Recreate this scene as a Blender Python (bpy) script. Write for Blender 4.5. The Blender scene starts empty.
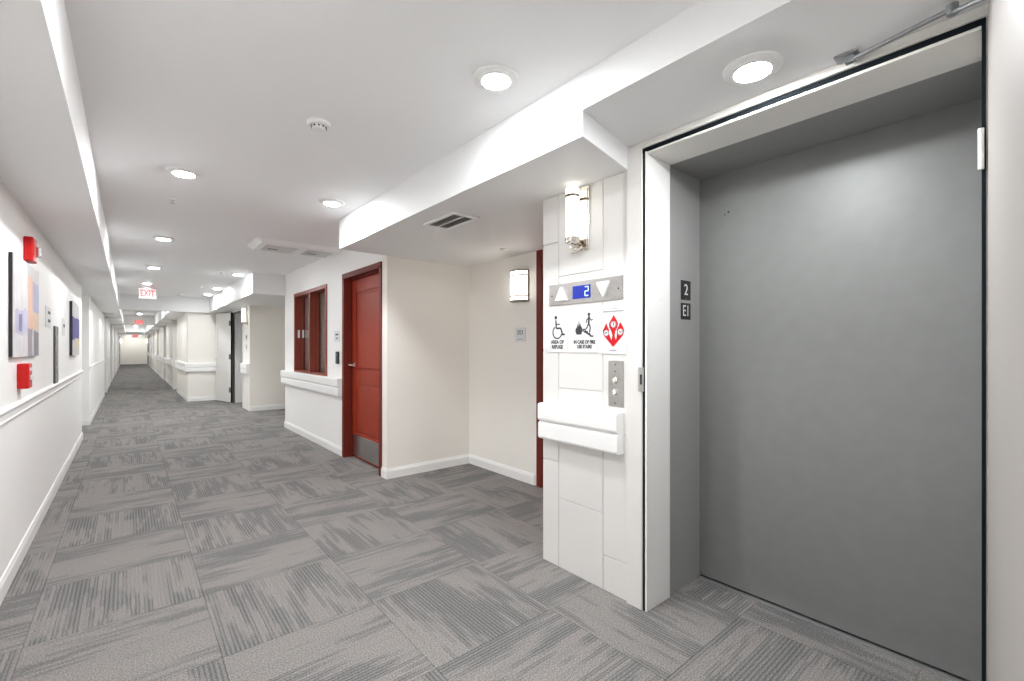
import bpy, bmesh, math, random
from mathutils import Vector, Matrix
PI = math.pi
random.seed(4)
C = bpy.context.scene.collection
SC = bpy.context.scene

# ------------------------------------------------------------ camera, world, exposure
f_px, vpx, vpy = 458.0, 129.0, 347.0
cam = bpy.data.cameras.new('camera'); camo = bpy.data.objects.new('camera', cam); C.objects.link(camo)
camo.location = (0, 0, 1.3)
camo.rotation_euler = (PI/2, 0, -math.atan((512-vpx)/f_px))
cam.sensor_width = 36; cam.lens = f_px/1024*36; cam.shift_y = (vpy-340.5)/1024
cam.clip_start = 0.02; cam.clip_end = 200
SC.camera = camo
w = bpy.data.worlds.new('world'); SC.world = w; w.use_nodes = True
w.node_tree.nodes['Background'].inputs[0].default_value = (.9, .92, 1, 1)
w.node_tree.nodes['Background'].inputs[1].default_value = 0.3
vs = SC.view_settings
vs.view_transform = 'Standard'; vs.look = 'None'; vs.gamma = 1; vs.use_curve_mapping = False
vs.exposure = 0.0
SC.cycles.diffuse_bounces = 10; SC.cycles.max_bounces = 14
LAMP = 545.0        # radiance of the downlight lenses
SCONCE = 1.9

# ------------------------------------------------------------ materials
M = {}
def mat(name, col, rough=.6, metal=0, emit=None, es=0, noise=0, nscale=200, bump=0, coat=0, spec=.5):
    m = bpy.data.materials.new(name); m.use_nodes = True
    nt = m.node_tree; b = nt.nodes['Principled BSDF']
    b.inputs['Base Color'].default_value = (*col, 1)
    b.inputs['Roughness'].default_value = rough
    b.inputs['Metallic'].default_value = metal
    b.inputs['Specular IOR Level'].default_value = spec
    b.inputs['Coat Weight'].default_value = coat
    if emit:
        b.inputs['Emission Color'].default_value = (*emit, 1)
        b.inputs['Emission Strength'].default_value = es
    if noise or bump:
        tc = nt.nodes.new('ShaderNodeTexCoord'); n = nt.nodes.new('ShaderNodeTexNoise')
        n.inputs['Scale'].default_value = nscale; n.inputs['Detail'].default_value = 3
        nt.links.new(tc.outputs['Object'], n.inputs['Vector'])
        if noise:
            r = nt.nodes.new('ShaderNodeValToRGB')
            r.color_ramp.elements[0].color = (*[c*(1-noise) for c in col], 1)
            r.color_ramp.elements[1].color = (*[min(1, c*(1+noise)) for c in col], 1)
            r.color_ramp.elements[0].position = .3; r.color_ramp.elements[1].position = .7
            nt.links.new(n.outputs['Fac'], r.inputs[0]); nt.links.new(r.outputs[0], b.inputs['Base Color'])
        if bump:
            bp = nt.nodes.new('ShaderNodeBump'); bp.inputs['Strength'].default_value = bump
            bp.inputs['Distance'].default_value = .002
            nt.links.new(n.outputs['Fac'], bp.inputs['Height']); nt.links.new(bp.outputs[0], b.inputs['Normal'])
    M[name] = m
    return m
mat('wall_paint', (.90, .89, .87), .55, noise=.012, nscale=160, bump=.12)
mat('beige_paint', (.86, .83, .775), .55, noise=.012, nscale=160, bump=.12)
mat('ceiling_paint', (.90, .90, .90), .7, noise=.01, nscale=140, bump=.1)
mat('beam_paint', (.80, .80, .80), .6, noise=.01, nscale=140, bump=.08)
mat('pier_paint', (.74, .722, .70), .45, noise=.01, nscale=120, bump=.08)
mat('leaf_paint', (.37, .345, .325), .5, noise=.01, nscale=90, bump=.08)
mat('trim_white', (.87, .865, .85), .35)
mat('rail_white', (.88, .875, .865), .38, noise=.008, nscale=300)
mat('casing_paint', (.74, .72, .685), .42, noise=.015, nscale=90, bump=.1)
mat('white_plastic', (.86, .86, .85), .4)
mat('steel_paint', (.198, .200, .196), .46, metal=.15, noise=.03, nscale=14)
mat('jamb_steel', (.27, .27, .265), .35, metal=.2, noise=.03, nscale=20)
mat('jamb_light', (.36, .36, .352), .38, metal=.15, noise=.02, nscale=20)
mat('dark_steel', (.10, .10, .10), .4, metal=.5)
mat('brushed_nickel', (.55, .54, .52), .3, metal=1, noise=.06, nscale=60)
mat('nickel_polished', (.72, .68, .62), .12, metal=1)
mat('chrome', (.75, .75, .76), .12, metal=1)
mat('bronze_band', (.22, .18, .14), .35, metal=.8)
mat('gasket', (.008, .011, .014), .8, spec=.1)
mat('black', (.02, .02, .022), .5)
mat('screw_dark', (.05, .05, .05), .5)
mat('grille_shadow', (.08, .08, .08), .8)
mat('glass_lit', (.95, .93, .86), .3, emit=(1, .965, .87), es=SCONCE)
mat('shade_lit', (.95, .93, .86), .3, emit=(1, .955, .84), es=6.5)
mat('lens_lit', (1, 1, 1), .4, emit=(.955, .98, 1), es=LAMP)
mat('sign_white', (.72, .72, .72), .45)
mat('sign_ink', (.03, .03, .035), .5)
mat('sign_red', (.55, .006, .012), .5, spec=.25)
mat('sign_grey', (.35, .35, .36), .5)
mat('alarm_red', (.55, .006, .006), .35, spec=.3)
mat('lcd_blue', (.005, .01, .15), .3, emit=(.001, .05, .8), es=.4)
mat('lcd_digit', (.4, .5, .6), .3, emit=(.5, .75, 1), es=.8)
mat('exit_red', (.8, .03, .03), .4, emit=(1, .02, .02), es=1.0)
mat('exit_face', (.85, .6, .58), .3, emit=(1, .35, .33), es=.12)
mat('aluminium', (.6, .6, .6), .35, metal=.9)
mat('arm_steel', (.33, .34, .35), .4, metal=.85)
mat('blind', (.66, .62, .55), .6, noise=.02, nscale=30)
mat('clear_glass', (.9, .92, .92), .05); M['clear_glass'].node_tree.nodes['Principled BSDF'].inputs['Transmission Weight'].default_value = 1

def red_wood(name, col):
    m = bpy.data.materials.new(name); m.use_nodes = True; nt = m.node_tree; b = nt.nodes['Principled BSDF']
    tc = nt.nodes.new('ShaderNodeTexCoord'); mp = nt.nodes.new('ShaderNodeMapping'); n = nt.nodes.new('ShaderNodeTexNoise')
    mp.inputs['Scale'].default_value = (14, 14, .8); n.inputs['Scale'].default_value = 2.2; n.inputs['Detail'].default_value = 5
    r = nt.nodes.new('ShaderNodeValToRGB')
    r.color_ramp.elements[0].color = (*[c*.88 for c in col], 1); r.color_ramp.elements[1].color = (*[c*1.1 for c in col], 1)
    r.color_ramp.elements[0].position = .3; r.color_ramp.elements[1].position = .72
    nt.links.new(tc.outputs['Object'], mp.inputs[0]); nt.links.new(mp.outputs[0], n.inputs['Vector'])
    nt.links.new(n.outputs['Fac'], r.inputs[0]); nt.links.new(r.outputs[0], b.inputs['Base Color'])
    b.inputs['Roughness'].default_value = .42; b.inputs['Specular IOR Level'].default_value = .2
    M[name] = m
red_wood('red_wood', (.31, .036, .014))
red_wood('red_frame', (.15, .02, .012))
red_wood('red_window', (.25, .055, .035))

def carpet():
    m = bpy.data.materials.new('carpet'); m.use_nodes = True; nt = m.node_tree; b = nt.nodes['Principled BSDF']; L = nt.links.new
    b.inputs['Roughness'].default_value = .95; b.inputs['Specular IOR Level'].default_value = .1
    def mth(op, a, c=None, cl=False):
        n = nt.nodes.new('ShaderNodeMath'); n.operation = op; n.use_clamp = cl
        for i, v in enumerate((a, c)):
            if v is None: continue
            if isinstance(v, (int, float)): n.inputs[i].default_value = v
            else: L(v, n.inputs[i])
        return n.outputs[0]
    tc = nt.nodes.new('ShaderNodeTexCoord'); sp = nt.nodes.new('ShaderNodeSeparateXYZ'); L(tc.outputs['Object'], sp.inputs[0])
    x = mth('DIVIDE', mth('SUBTRACT', sp.outputs[0], .30), .653)
    y = mth('DIVIDE', mth('SUBTRACT', sp.outputs[1], 2.245), .628)
    ix, iy = mth('FLOOR', x), mth('FLOOR', y)
    u, v = mth('SUBTRACT', x, ix), mth('SUBTRACT', y, iy)
    par = mth('FLOORED_MODULO', mth('ADD', ix, iy), 2.0)
    idn = mth('ADD', mth('MULTIPLY', ix, 17.31), mth('MULTIPLY', iy, 41.77))
    def mix(fa, a, c):   # par=0 -> a
        return mth('ADD', mth('MULTIPLY', a, mth('SUBTRACT', 1.0, fa)), mth('MULTIPLY', c, fa))
    along = mix(par, v, u); across = mix(par, u, v)
    def noise(sa, sc, off, detail=2.0, sz=3.1):
        cx = nt.nodes.new('ShaderNodeCombineXYZ')
        L(mth('MULTIPLY', along, sa), cx.inputs[0]); L(mth('MULTIPLY', across, sc), cx.inputs[1]); L(mth('ADD', mth('MULTIPLY', idn, sz), off), cx.inputs[2])
        n = nt.nodes.new('ShaderNodeTexNoise'); n.inputs['Scale'].default_value = 1; n.inputs['Detail'].default_value = detail
        L(cx.outputs[0], n.inputs['Vector']); return n.outputs['Fac']
    NL = 38.0
    li = mth('FLOOR', mth('MULTIPLY', across, NL)); lf = mth('SUBTRACT', mth('MULTIPLY', across, NL), li)
    aq = mth('DIVIDE', li, NL)
    def noise2(sa, yv, off, detail=1.0):
        cx = nt.nodes.new('ShaderNodeCombineXYZ')
        L(mth('MULTIPLY', along, sa), cx.inputs[0]); L(yv, cx.inputs[1]); L(mth('ADD', mth('MULTIPLY', idn, 3.1), off), cx.inputs[2])
        n = nt.nodes.new('ShaderNodeTexNoise'); n.inputs['Scale'].default_value = 1; n.inputs['Detail'].default_value = detail
        L(cx.outputs[0], n.inputs['Vector']); return n.outputs['Fac']
    band = noise2(1.0, mth('MULTIPLY', aq, 3.6), 3.3)
    jit = noise2(1.7, mth('MULTIPLY', li, 5.37), 11.7)
    jit2 = noise2(3.2, mth('MULTIPLY', li, 3.71), 31.7)
    wn = nt.nodes.new('ShaderNodeTexWhiteNoise'); wn.noise_dimensions = '1D'; L(idn, wn.inputs['W'])
    val = mth('ADD', band, mth('ADD', mth('MULTIPLY', mth('SUBTRACT', jit, .5), .95), mth('MULTIPLY', mth('SUBTRACT', jit2, .5), .35)))
    val = mth('ADD', val, mth('MULTIPLY', mth('SUBTRACT', wn.outputs[0], .5), .10))
    dk = mth('MULTIPLY', mth('SUBTRACT', val, .48), 12.0, True)
    grv = mth('ABSOLUTE', mth('SUBTRACT', lf, .5))                        # 0 mid-yarn, .5 between yarns
    g2 = mth('MULTIPLY', mth('SUBTRACT', grv, .20), 6.0, True)
    tone = mth('MULTIPLY', mth('SUBTRACT', band, .42), 3.0, True)
    lrand = noise2(.6, mth('MULTIPLY', li, 9.13), 57.0)
    s = mth('ADD', mth('MULTIPLY', dk, mth('ADD', .26, mth('MULTIPLY', g2, .46))), mth('MULTIPLY', tone, .16))
    s = mth('ADD', s, mth('MULTIPLY', g2, .13))
    s = mth('ADD', s, mth('MULTIPLY', mth('SUBTRACT', lrand, .5), .5), True)
    # yarn loop speckle
    sn = nt.nodes.new('ShaderNodeTexNoise'); sn.inputs['Scale'].default_value = 170; sn.inputs['Detail'].default_value = 4; sn.inputs['Roughness'].default_value = .7
    L(tc.outputs['Object'], sn.inputs['Vector'])
    cr = nt.nodes.new('ShaderNodeMix'); cr.data_type = 'RGBA'
    cr.inputs[6].default_value = (.245, .229, .217, 1); cr.inputs[7].default_value = (.110, .113, .115, 1)
    L(s, cr.inputs[0])
    # joint between tiles
    e = mth('MINIMUM', mth('MINIMUM', u, mth('SUBTRACT', 1.0, u)), mth('MINIMUM', v, mth('SUBTRACT', 1.0, v)))
    joint = mth('LESS_THAN', e, .0035)
    fac = mth('MULTIPLY', mth('ADD', -.75, mth('MULTIPLY', sn.outputs['Fac'], 3.5)), mth('SUBTRACT', 1.0, mth('MULTIPLY', joint, .3)))
    vm = nt.nodes.new('ShaderNodeVectorMath'); vm.operation = 'SCALE'; L(cr.outputs[2], vm.inputs[0]); L(fac, vm.inputs['Scale'])
    L(vm.outputs[0], b.inputs['Base Color'])
    bp = nt.nodes.new('ShaderNodeBump'); bp.inputs['Strength'].default_value = .5; bp.inputs['Distance'].default_value = .004
    L(sn.outputs['Fac'], bp.inputs['Height']); L(bp.outputs[0], b.inputs['Normal'])
    M['carpet'] = m
carpet()

def art(name, cells, axis_u=0):
    """abstract painted blocks: cells (u0,u1,v0,v1,colour) in the canvas's own metres, plus brushy noise"""
    m = bpy.data.materials.new(name); m.use_nodes = True; nt = m.node_tree; b = nt.nodes['Principled BSDF']; L = nt.links.new
    tc = nt.nodes.new('ShaderNodeTexCoord'); nz = nt.nodes.new('ShaderNodeTexNoise'); nz.inputs['Scale'].default_value = 9; nz.inputs['Detail'].default_value = 6
    L(tc.outputs['Object'], nz.inputs['Vector'])
    sp = nt.nodes.new('ShaderNodeSeparateXYZ'); L(tc.outputs['Object'], sp.inputs[0])
    def mth(op, a, c):
        n = nt.nodes.new('ShaderNodeMath'); n.operation = op
        for i, v in enumerate((a, c)):
            if isinstance(v, (int, float)): n.inputs[i].default_value = v
            else: L(v, n.inputs[i])
        return n.outputs[0]
    wob = mth('MULTIPLY', mth('SUBTRACT', nz.outputs['Fac'], .5), .05)
    U = mth('ADD', sp.outputs[0], wob); V = mth('ADD', sp.outputs[2], wob)
    cur = None
    for i, (u0, u1, v0, v1, col) in enumerate(cells):
        if cur is None:
            rgb = nt.nodes.new('ShaderNodeRGB'); rgb.outputs[0].default_value = (*col, 1); cur = rgb.outputs[0]; continue
        k = mth('MULTIPLY', mth('MULTIPLY', mth('GREATER_THAN', U, u0), mth('LESS_THAN', U, u1)), mth('MULTIPLY', mth('GREATER_THAN', V, v0), mth('LESS_THAN', V, v1)))
        mx = nt.nodes.new('ShaderNodeMix'); mx.data_type = 'RGBA'; L(k, mx.inputs[0]); L(cur, mx.inputs[6]); mx.inputs[7].default_value = (*col, 1)
        cur = mx.outputs[2]
    vm = nt.nodes.new('ShaderNodeVectorMath'); vm.operation = 'SCALE'; L(cur, vm.inputs[0])
    L(mth('ADD', .72, mth('MULTIPLY', nz.outputs['Fac'], .5)), vm.inputs['Scale']); L(vm.outputs[0], b.inputs['Base Color'])
    b.inputs['Roughness'].default_value = .6
    M[name] = m

# ------------------------------------------------------------ mesh helpers
class MB:
    def __init__(s): s.bm = bmesh.new()
    def _add(s, verts, faces):
        vs_ = [s.bm.verts.new(v) for v in verts]
        for f in faces:
            try: s.bm.faces.new([vs_[i] for i in f])
            except ValueError: pass
        return vs_
    def box(s, x0, x1, y0, y1, z0, z1, bev=0, seg=2):
        vs_ = s._add([(x0,y0,z0),(x1,y0,z0),(x1,y1,z0),(x0,y1,z0),(x0,y0,z1),(x1,y0,z1),(x1,y1,z1),(x0,y1,z1)],
               [(3,2,1,0),(4,5,6,7),(0,1,5,4),(1,2,6,5),(2,3,7,6),(3,0,4,7)])
        if bev:
            es = list({e for v in vs_ for e in v.link_edges})
            bmesh.ops.bevel(s.bm, geom=es, offset=bev, segments=seg, affect='EDGES', profile=.5)
        return s
    def cyl(s, p0, p1, r0, r1=None, n=24, caps=True):
        r1 = r0 if r1 is None else r1
        p0, p1 = Vector(p0), Vector(p1); d = (p1-p0).normalized()
        a = d.orthogonal().normalized(); b = d.cross(a)
        ring = lambda p, r: [p + (a*math.cos(2*PI*i/n) + b*math.sin(2*PI*i/n))*r for i in range(n)]
        fs = [(i, (i+1)%n, n+(i+1)%n, n+i) for i in range(n)]
        if caps: fs += [tuple(range(n))[::-1], tuple(range(n, 2*n))]
        s._add(ring(p0, r0)+ring(p1, r1), fs); return s
    def lathe(s, prof, c=(0,0,0), n=32, axis='z'):
        """prof: (r, h) from one end to the other"""
        vs_ = []
        for r, h in prof:
            for i in range(n):
                a = 2*PI*i/n; q = (r*math.cos(a), r*math.sin(a), h)
                if axis == 'y': q = (q[0], q[2], q[1])
                if axis == 'x': q = (q[2], q[0], q[1])
                vs_.append((q[0]+c[0], q[1]+c[1], q[2]+c[2]))
        k = len(prof)
        fs = [(j*n+i, j*n+(i+1)%n, (j+1)*n+(i+1)%n, (j+1)*n+i) for j in range(k-1) for i in range(n)]
        fs += [tuple(range(n))[::-1], tuple(range((k-1)*n, k*n))]
        s._add(vs_, fs); return s
    def prism(s, pts, y0, y1):
        """polygon in local x,z extruded along y"""
        n = len(pts)
        s._add([(p[0], y0, p[1]) for p in pts]+[(p[0], y1, p[1]) for p in pts],
               [tuple(range(n)), tuple(range(n, 2*n))[::-1]]+[(i, n+i, n+(i+1)%n, (i+1)%n) for i in range(n)]); return s
    def stroke(s, pts, wd, y0, y1):
        """thick line through pts (x,z) as joined slabs"""
        for (a, b) in zip(pts, pts[1:]):
            a, b = Vector(a), Vector(b); d = (b-a)
            if d.length < 1e-6: continue
            d.normalize(); q = Vector((-d.y, d.x))*wd/2
            s.prism([a-q, b-q, b+q, a+q], y0, y1)
        return s
    def sweep(s, prof, path, side=1):
        """closed profile (offset, z) swept along an xy path; offset goes to the left (side=1) or right (-1)"""
        P = [Vector(p) for p in path]; n = len(P); k = len(prof); rings = []
        for i, p in enumerate(P):
            nd = []
            if i > 0: nd.append((P[i]-P[i-1]).normalized())
            if i < n-1: nd.append((P[i+1]-P[i]).normalized())
            ns = [Vector((-d.y, d.x))*side for d in nd]
            nn = sum(ns, Vector((0, 0))).normalized(); nn = nn/max(.3, nn.dot(ns[0]))
            rings.append([(p.x+nn.x*o, p.y+nn.y*o, z) for o, z in prof])
        fs = [(j*k+i, j*k+(i+1)%k, (j+1)*k+(i+1)%k, (j+1)*k+i) for j in range(n-1) for i in range(k)]
        fs += [tuple(range(k))[::-1], tuple(range((n-1)*k, n*k))]
        s._add([v for r in rings for v in r], fs); return s
    def build(s, name, m, parent=None, smooth=None):
        bm = s.bm
        bmesh.ops.recalc_face_normals(bm, faces=bm.faces)
        me = bpy.data.meshes.new(name)
        if smooth:
            for f in bm.faces: f.smooth = True
            for e in bm.edges:
                if len(e.link_faces) == 2 and e.calc_face_angle(0) > math.radians(smooth): e.smooth = False
        bm.to_mesh(me); bm.free()
        me.materials.append(M[m] if isinstance(m, str) else m)
        o = bpy.data.objects.new(name, me); C.objects.link(o)
        if parent is not None: o.parent = parent
        return o
def mb(): return MB()
def struct(o): o['kind'] = 'structure'; return o
def sempty(name, loc=(0,0,0), rz=0):
    o = bpy.data.objects.new(name, None); C.objects.link(o); o.location = loc; o.rotation_euler = (0,0,rz)
    o.empty_display_size = .05; return struct(o)
def tag(o, label, cat, group=None):
    o['label'] = label; o['category'] = cat
    if group: o['group'] = group
    return o
def thing(name, label, cat, loc, rz=0, group=None):
    o = bpy.data.objects.new(name, None); C.objects.link(o); o.location = loc; o.rotation_euler = (0,0,rz); o.empty_display_size = .05
    return tag(o, label, cat, group)
def copy_tree(o, loc, label, rz=None, group=None):
    c = o.copy(); C.objects.link(c); c.location = loc; c['label'] = label
    if rz is not None: c.rotation_euler = (0,0,rz)
    if group: c['group'] = group
    for ch in list(o.children):
        k = ch.copy(); C.objects.link(k); k.parent = c
        for g in list(ch.children):
            q = g.copy(); C.objects.link(q); q.parent = k
    return c
def text(name, s, size, x, z, y, m, parent, align='CENTER', ext=.0006, sx=1, off=0):
    cu = bpy.data.curves.new('t', 'FONT'); cu.offset = off; cu.body = s; cu.size = size; cu.extrude = ext; cu.align_x = align; cu.align_y = 'CENTER'
    t = bpy.data.objects.new('t', cu); me = bpy.data.meshes.new_from_object(t)
    bpy.data.objects.remove(t)
    me.transform(Matrix.Translation((x, y, z)) @ Matrix.Rotation(PI/2, 4, 'X') @ Matrix.Diagonal((sx, 1, 1, 1)))
    me.materials.clear(); me.materials.append(M[m])
    o = bpy.data.objects.new(name, me); C.objects.link(o); o.parent = parent; return o
FW, FE, FS = -PI/2, PI/2, 0.0   # facing -X (on right-hand walls), facing +X (on the left wall), facing -Y (towards the viewer)

# ------------------------------------------------------------ the setting
XW, XL, XB, XF = 1.95, -.51, 2.93, 1.07
ZC, ZS, ZE = 2.47, 2.20, 2.312
Y0, Y1 = -3.6, 45.0
struct(mb().box(-1.4, 3.3, Y0-.2, Y1+.3, -.12, 0).build('floor', 'carpet'))
struct(mb().box(-1.4, 3.3, Y0-.2, Y1+.3, ZC, ZC+.12).build('ceiling', 'ceiling_paint'))
struct(mb().box(-1.2, -.168, Y0, Y1, 2.165, ZC).build('trim_1', 'ceiling_paint'))             # soffit over the left wall
YC = 8.85
PORT = [17.5, 22.6, 28.0, 33.5, 39.0]
# left wall with its door recesses
m = mb()
segs = [(Y0, YC)]; prev = 10.37
for p in PORT: segs.append((prev, p-1.15)); prev = p
segs.append((prev, Y1))
for a, b in segs: m.box(-1.25, XL, a, b, 0, 2.165)
for i in range(len(segs)-1): m.box(-1.25, -.95, segs[i][1], segs[i+1][0], 0, 2.165)
struct(m.build('wall_left', 'wall_paint'))
struct(mb().box(-1.4, 3.3, Y1, Y1+.2, 0, ZC).build('wall_end', 'beige_paint'))
struct(mb().box(-1.4, 3.3, Y0-.2, Y0, 0, ZC).build('wall_rear', 'wall_paint'))
# right side, near to far
struct(mb().box(XW, 3.2, Y0, .14, 0, ZE).build('wall_near_right', 'casing_paint'))
struct(mb().box(2.62, 3.2, .14, 1.312, 0, ZE).build('wall_shaft', 'casing_paint'))
struct(mb().box(XW+.031, 2.62, .14, 1.31, 2.262, ZE).build('wall_shaft_head', 'jamb_steel'))
PE = 2.035                                                                                      # the pier's far end
m = mb(); m.box(XW+.006, XB, 1.33, PE, 0, ZE)
struct(m.build('wall_pier', 'pier_paint'))
# the long beams along the right
def slab(pts, z0, z1):
    m = mb(); n = len(pts)
    m._add([(x, y, z0) for x, y in pts]+[(x, y, z1) for x, y in pts], [tuple(range(n))[::-1], tuple(range(n, 2*n))]+[(i, (i+1)%n, n+(i+1)%n, n+i) for i in range(n)])
    return m
struct(slab([(1.483, 1.305), (XW-.013, 1.405), (3.2, 1.405), (3.2, 4.25), (1.483, 4.25)], ZS, ZC).build('trim_2', 'beam_paint'))
struct(slab([(1.483, Y0), (3.2, Y0), (3.2, 1.405), (XW-.013, 1.405), (1.483, 1.305)], ZE, ZC).build('trim_3', 'beam_paint'))
# alcove with the sconce
m = mb(); m.box(XB, 3.1, 3.12, 4.25, 0, ZS);  m.box(XB+.1, 3.1, PE, 3.12, 0, 2.11)
struct(m.build('wall_alcove', 'beige_paint'))
struct(mb().box(XW, 3.1, 4.25, 4.36, 0, ZC).build('wall_alcove_side', 'beige_paint'))
# wall with red door and window
DY0, DY1, DZ = 4.40, 5.42, 2.13
WY0, WY1, WZ0, WZ1 = 6.05, 7.50, .93, 2.08
m = mb()
T = XW+.17
m.box(XW, T, DY1, WY0, 0, ZC); m.box(XW, T, WY1, 8.09, 0, ZC); m.box(XW, T, DY0, DY1, DZ, ZC)
m.box(XW, T, WY0, WY1, 0, WZ0); m.box(XW, T, WY0, WY1, WZ1, ZC); m.box(XW, T, 4.36, DY0, 0, ZC)
struct(m.build('wall_window', 'wall_paint'))
struct(mb().box(T+.02, 3.1, 4.36, 8.09, 0, ZC).build('wall_office', 'beige_paint'))
# second alcove, second pier, second lift opening
struct(mb().box(XB, 3.1, 8.09, 10.5, 0, ZC).build('wall_far_alcove', 'beige_paint'))
X2 = 1.87
struct(mb().box(X2, XB, 10.5, 11.2, 0, 2.14).build('wall_far_pier', 'beige_paint'))
struct(mb().box(X2, 3.1, 12.4, 13.3, 0, 2.14).build('wall_far_jamb', 'pier_paint'))
struct(mb().box(1.483, 3.2, 8.09, 13.15, 2.14, ZC).build('trim_4', 'beam_paint'))
# far block with door recesses
m = mb(); prev = 13.3
for p in PORT: m.box(XF, 3.1, prev, p-1.15, 0, 2.14); m.box(1.45, 3.1, p-1.15, p, 0, 2.14); prev = p
m.box(XF, 3.1, prev, Y1, 0, 2.14)
struct(m.build('wall_far_right', 'beige_paint'))
struct(mb().box(.75, 3.2, 13.3, Y1, 2.14, ZC).build('trim_5', 'beam_paint'))
# cross beams
n = 6
for y, z in ((13.15, 2.125), (22.2, 2.14), (33.2, 2.14), (40.5, 2.14)):
    struct(mb().box(-.168 if y > 14 else -.19, .75 if y > 14 else 3.1, y, y+.35 if y > 14 else y+.15, z, ZC).build('trim_%d' % n, 'beam_paint')); n += 1
# shallow portals at every recess
for p in PORT:
    m = mb(); m.box(-.505, -.168, p, p+.12, 2.10, 2.165); m.box(XL-.01, XL+.035, p, p+.12, 0, 2.165)
    m.box(.75, XF, p, p+.12, 2.08, 2.14); m.box(XF-.035, XF+.01, p, p+.12, 0, 2.14)
    struct(m.build('trim_%d' % n, 'trim_white')); n += 1

# ---- pier cladding: large painted panels with fine joints
m = mb(); g = .0018
def panel(y0, y1, z0, z1): m.box(XW-.002, XW+.008, y0+g, y1-g, z0+g, z1-g, .0016, 1)
for ya, yb, zs in ((1.90, PE, (0, .62, 1.28, 1.92, 2.2)), (1.57, 1.90, (0, .41, 1.06, 1.715, 2.2)), (1.415, 1.57, (0, .19, .85, 1.50, 2.2))):
    for a, b in zip(zs, zs[1:]): panel(ya, yb, a, b)
struct(m.build('trim_20', 'pier_paint'))

# ---- baseboards, chair rails, crash rails
BB = [(0, 0), (.014, 0), (.014, .075), (.009, .088), (.007, .1), (0, .1)]
def baseboard(side_name, path, side): return struct(mb().sweep(BB, path, side).build('baseboard_'+side_name, 'trim_white'))
bbp = [(XL, Y0), (XL, YC), (-.95, YC), (-.95, 10.37), (XL, 10.37)]
m = mb(); m.sweep(BB, bbp[:3], -1); m.sweep(BB, bbp[2:]+[(XL, PORT[0]-1.15)], -1)
for i, p in enumerate(PORT):
    e = PORT[i+1]-1.15 if i+1 < len(PORT) else Y1
    m.sweep(BB, [(-.95, p), (XL, p), (XL, p), (XL, e)][:2]+[(XL, e)], -1)
struct(m.build('baseboard_left', 'trim_white'))
m = mb()
m.sweep(BB, [(XF, 13.3), (X2-.14, 13.3)], -1)
m.sweep(BB, [(XF, 13.3), (XF, PORT[0]-1.15)], 1)
for i, p in enumerate(PORT):
    e = PORT[i+1]-1.15 if i+1 < len(PORT) else Y1
    m.sweep(BB, [(1.45, p), (XF, p), (XF, e)], 1)
struct(m.build('baseboard_far_right', 'trim_white'))
baseboard('window_wall', [(XB, 8.09), (XW, 8.09), (XW, DY1+.05)], -1) if False else None
baseboard('window_wall', [(XW, DY1+.045), (XW, 8.09)], 1)
m = mb(); m.sweep(BB, [(XW, 4.36), (XW, 4.25), (XB, 4.25), (XB, 3.17)], -1)
struct(m.build('baseboard_alcove', 'trim_white'))
baseboard('far_alcove', [(X2, 10.5), (XB, 10.5)], -1)
baseboard('end', [(XL, Y1), (XF, Y1)], -1)
CR = [(0, .895), (.010, .895), (.014, .905), (.010, .915), (.010, .945), (.018, .953), (.021, .963), (.018, .972), (.012, .978), (0, .978)]
m = mb(); m.sweep(CR, [(XL, Y0), (XL, YC)], -1)
m.sweep(CR, [(XL, 10.37), (XL, PORT[0]-1.15)], -1)
for i, p in enumerate(PORT):
    m.sweep(CR, [(XL, p+.12), (XL, PORT[i+1]-1.15 if i+1 < len(PORT) else Y1)], -1)
struct(m.build('trim_21', 'trim_white'))
def crash(path, side, z0, d=.064):
    """two rounded bands with a groove between, standing off the wall"""
    h = .105
    def band(za, zb, dd): r = .014; return [(.002, za), (dd-r, za), (dd-.004, za+.004), (dd, za+r), (dd, zb-r), (dd-.004, zb-.004), (dd-r, zb), (.002, zb)]
    m = mb(); m.sweep(band(z0, z0+h-.004, d-.004), path, side); m.sweep(band(z0+h+.004, z0+.212, d), path, side)
    m.sweep([(.002, z0+h-.0035), (d-.016, z0+h-.0035), (d-.016, z0+h+.0035), (.002, z0+h+.0035)], path, side)
    return m
tag(crash([(XW, 8.11), (XW, DY1+.055)], -1, .712).build('handrail', 'rail_white'), 'white two-band crash rail under the red-framed window', 'handrail')
tag(crash([(XW, 1.435), (XW, 2.015)], 1, .752).build('handrail', 'rail_white'), 'short white two-band crash rail on the pier beside the large grey elevator door', 'handrail')
tag(crash([(1.66, 13.3), (XF, 13.3), (XF, PORT[0]-1.15)], 1, .705).build('handrail', 'rail_white'), 'white crash rail wrapping the corner of the projecting wall left of the open white door', 'handrail')
for i, (p, lab) in enumerate(zip(PORT, ('nearest of the straight crash rails in the narrow far corridor', 'second straight crash rail down the narrow far corridor', 'third straight crash rail down the narrow far corridor', 'fourth straight crash rail down the narrow far corridor', 'farthest white crash rail beside the end wall'))):
    e = PORT[i+1]-1.15 if i+1 < len(PORT) else Y1-1
    tag(crash([(XF, p+.13), (XF, e)], 1, .705).build('handrail', 'rail_white'), lab, 'handrail')
tag(crash([(X2, 10.52), (X2, 11.12)], 1, .75).build('handrail', 'rail_white'), 'short crash rail below the small distant wall sconce', 'handrail')

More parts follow.
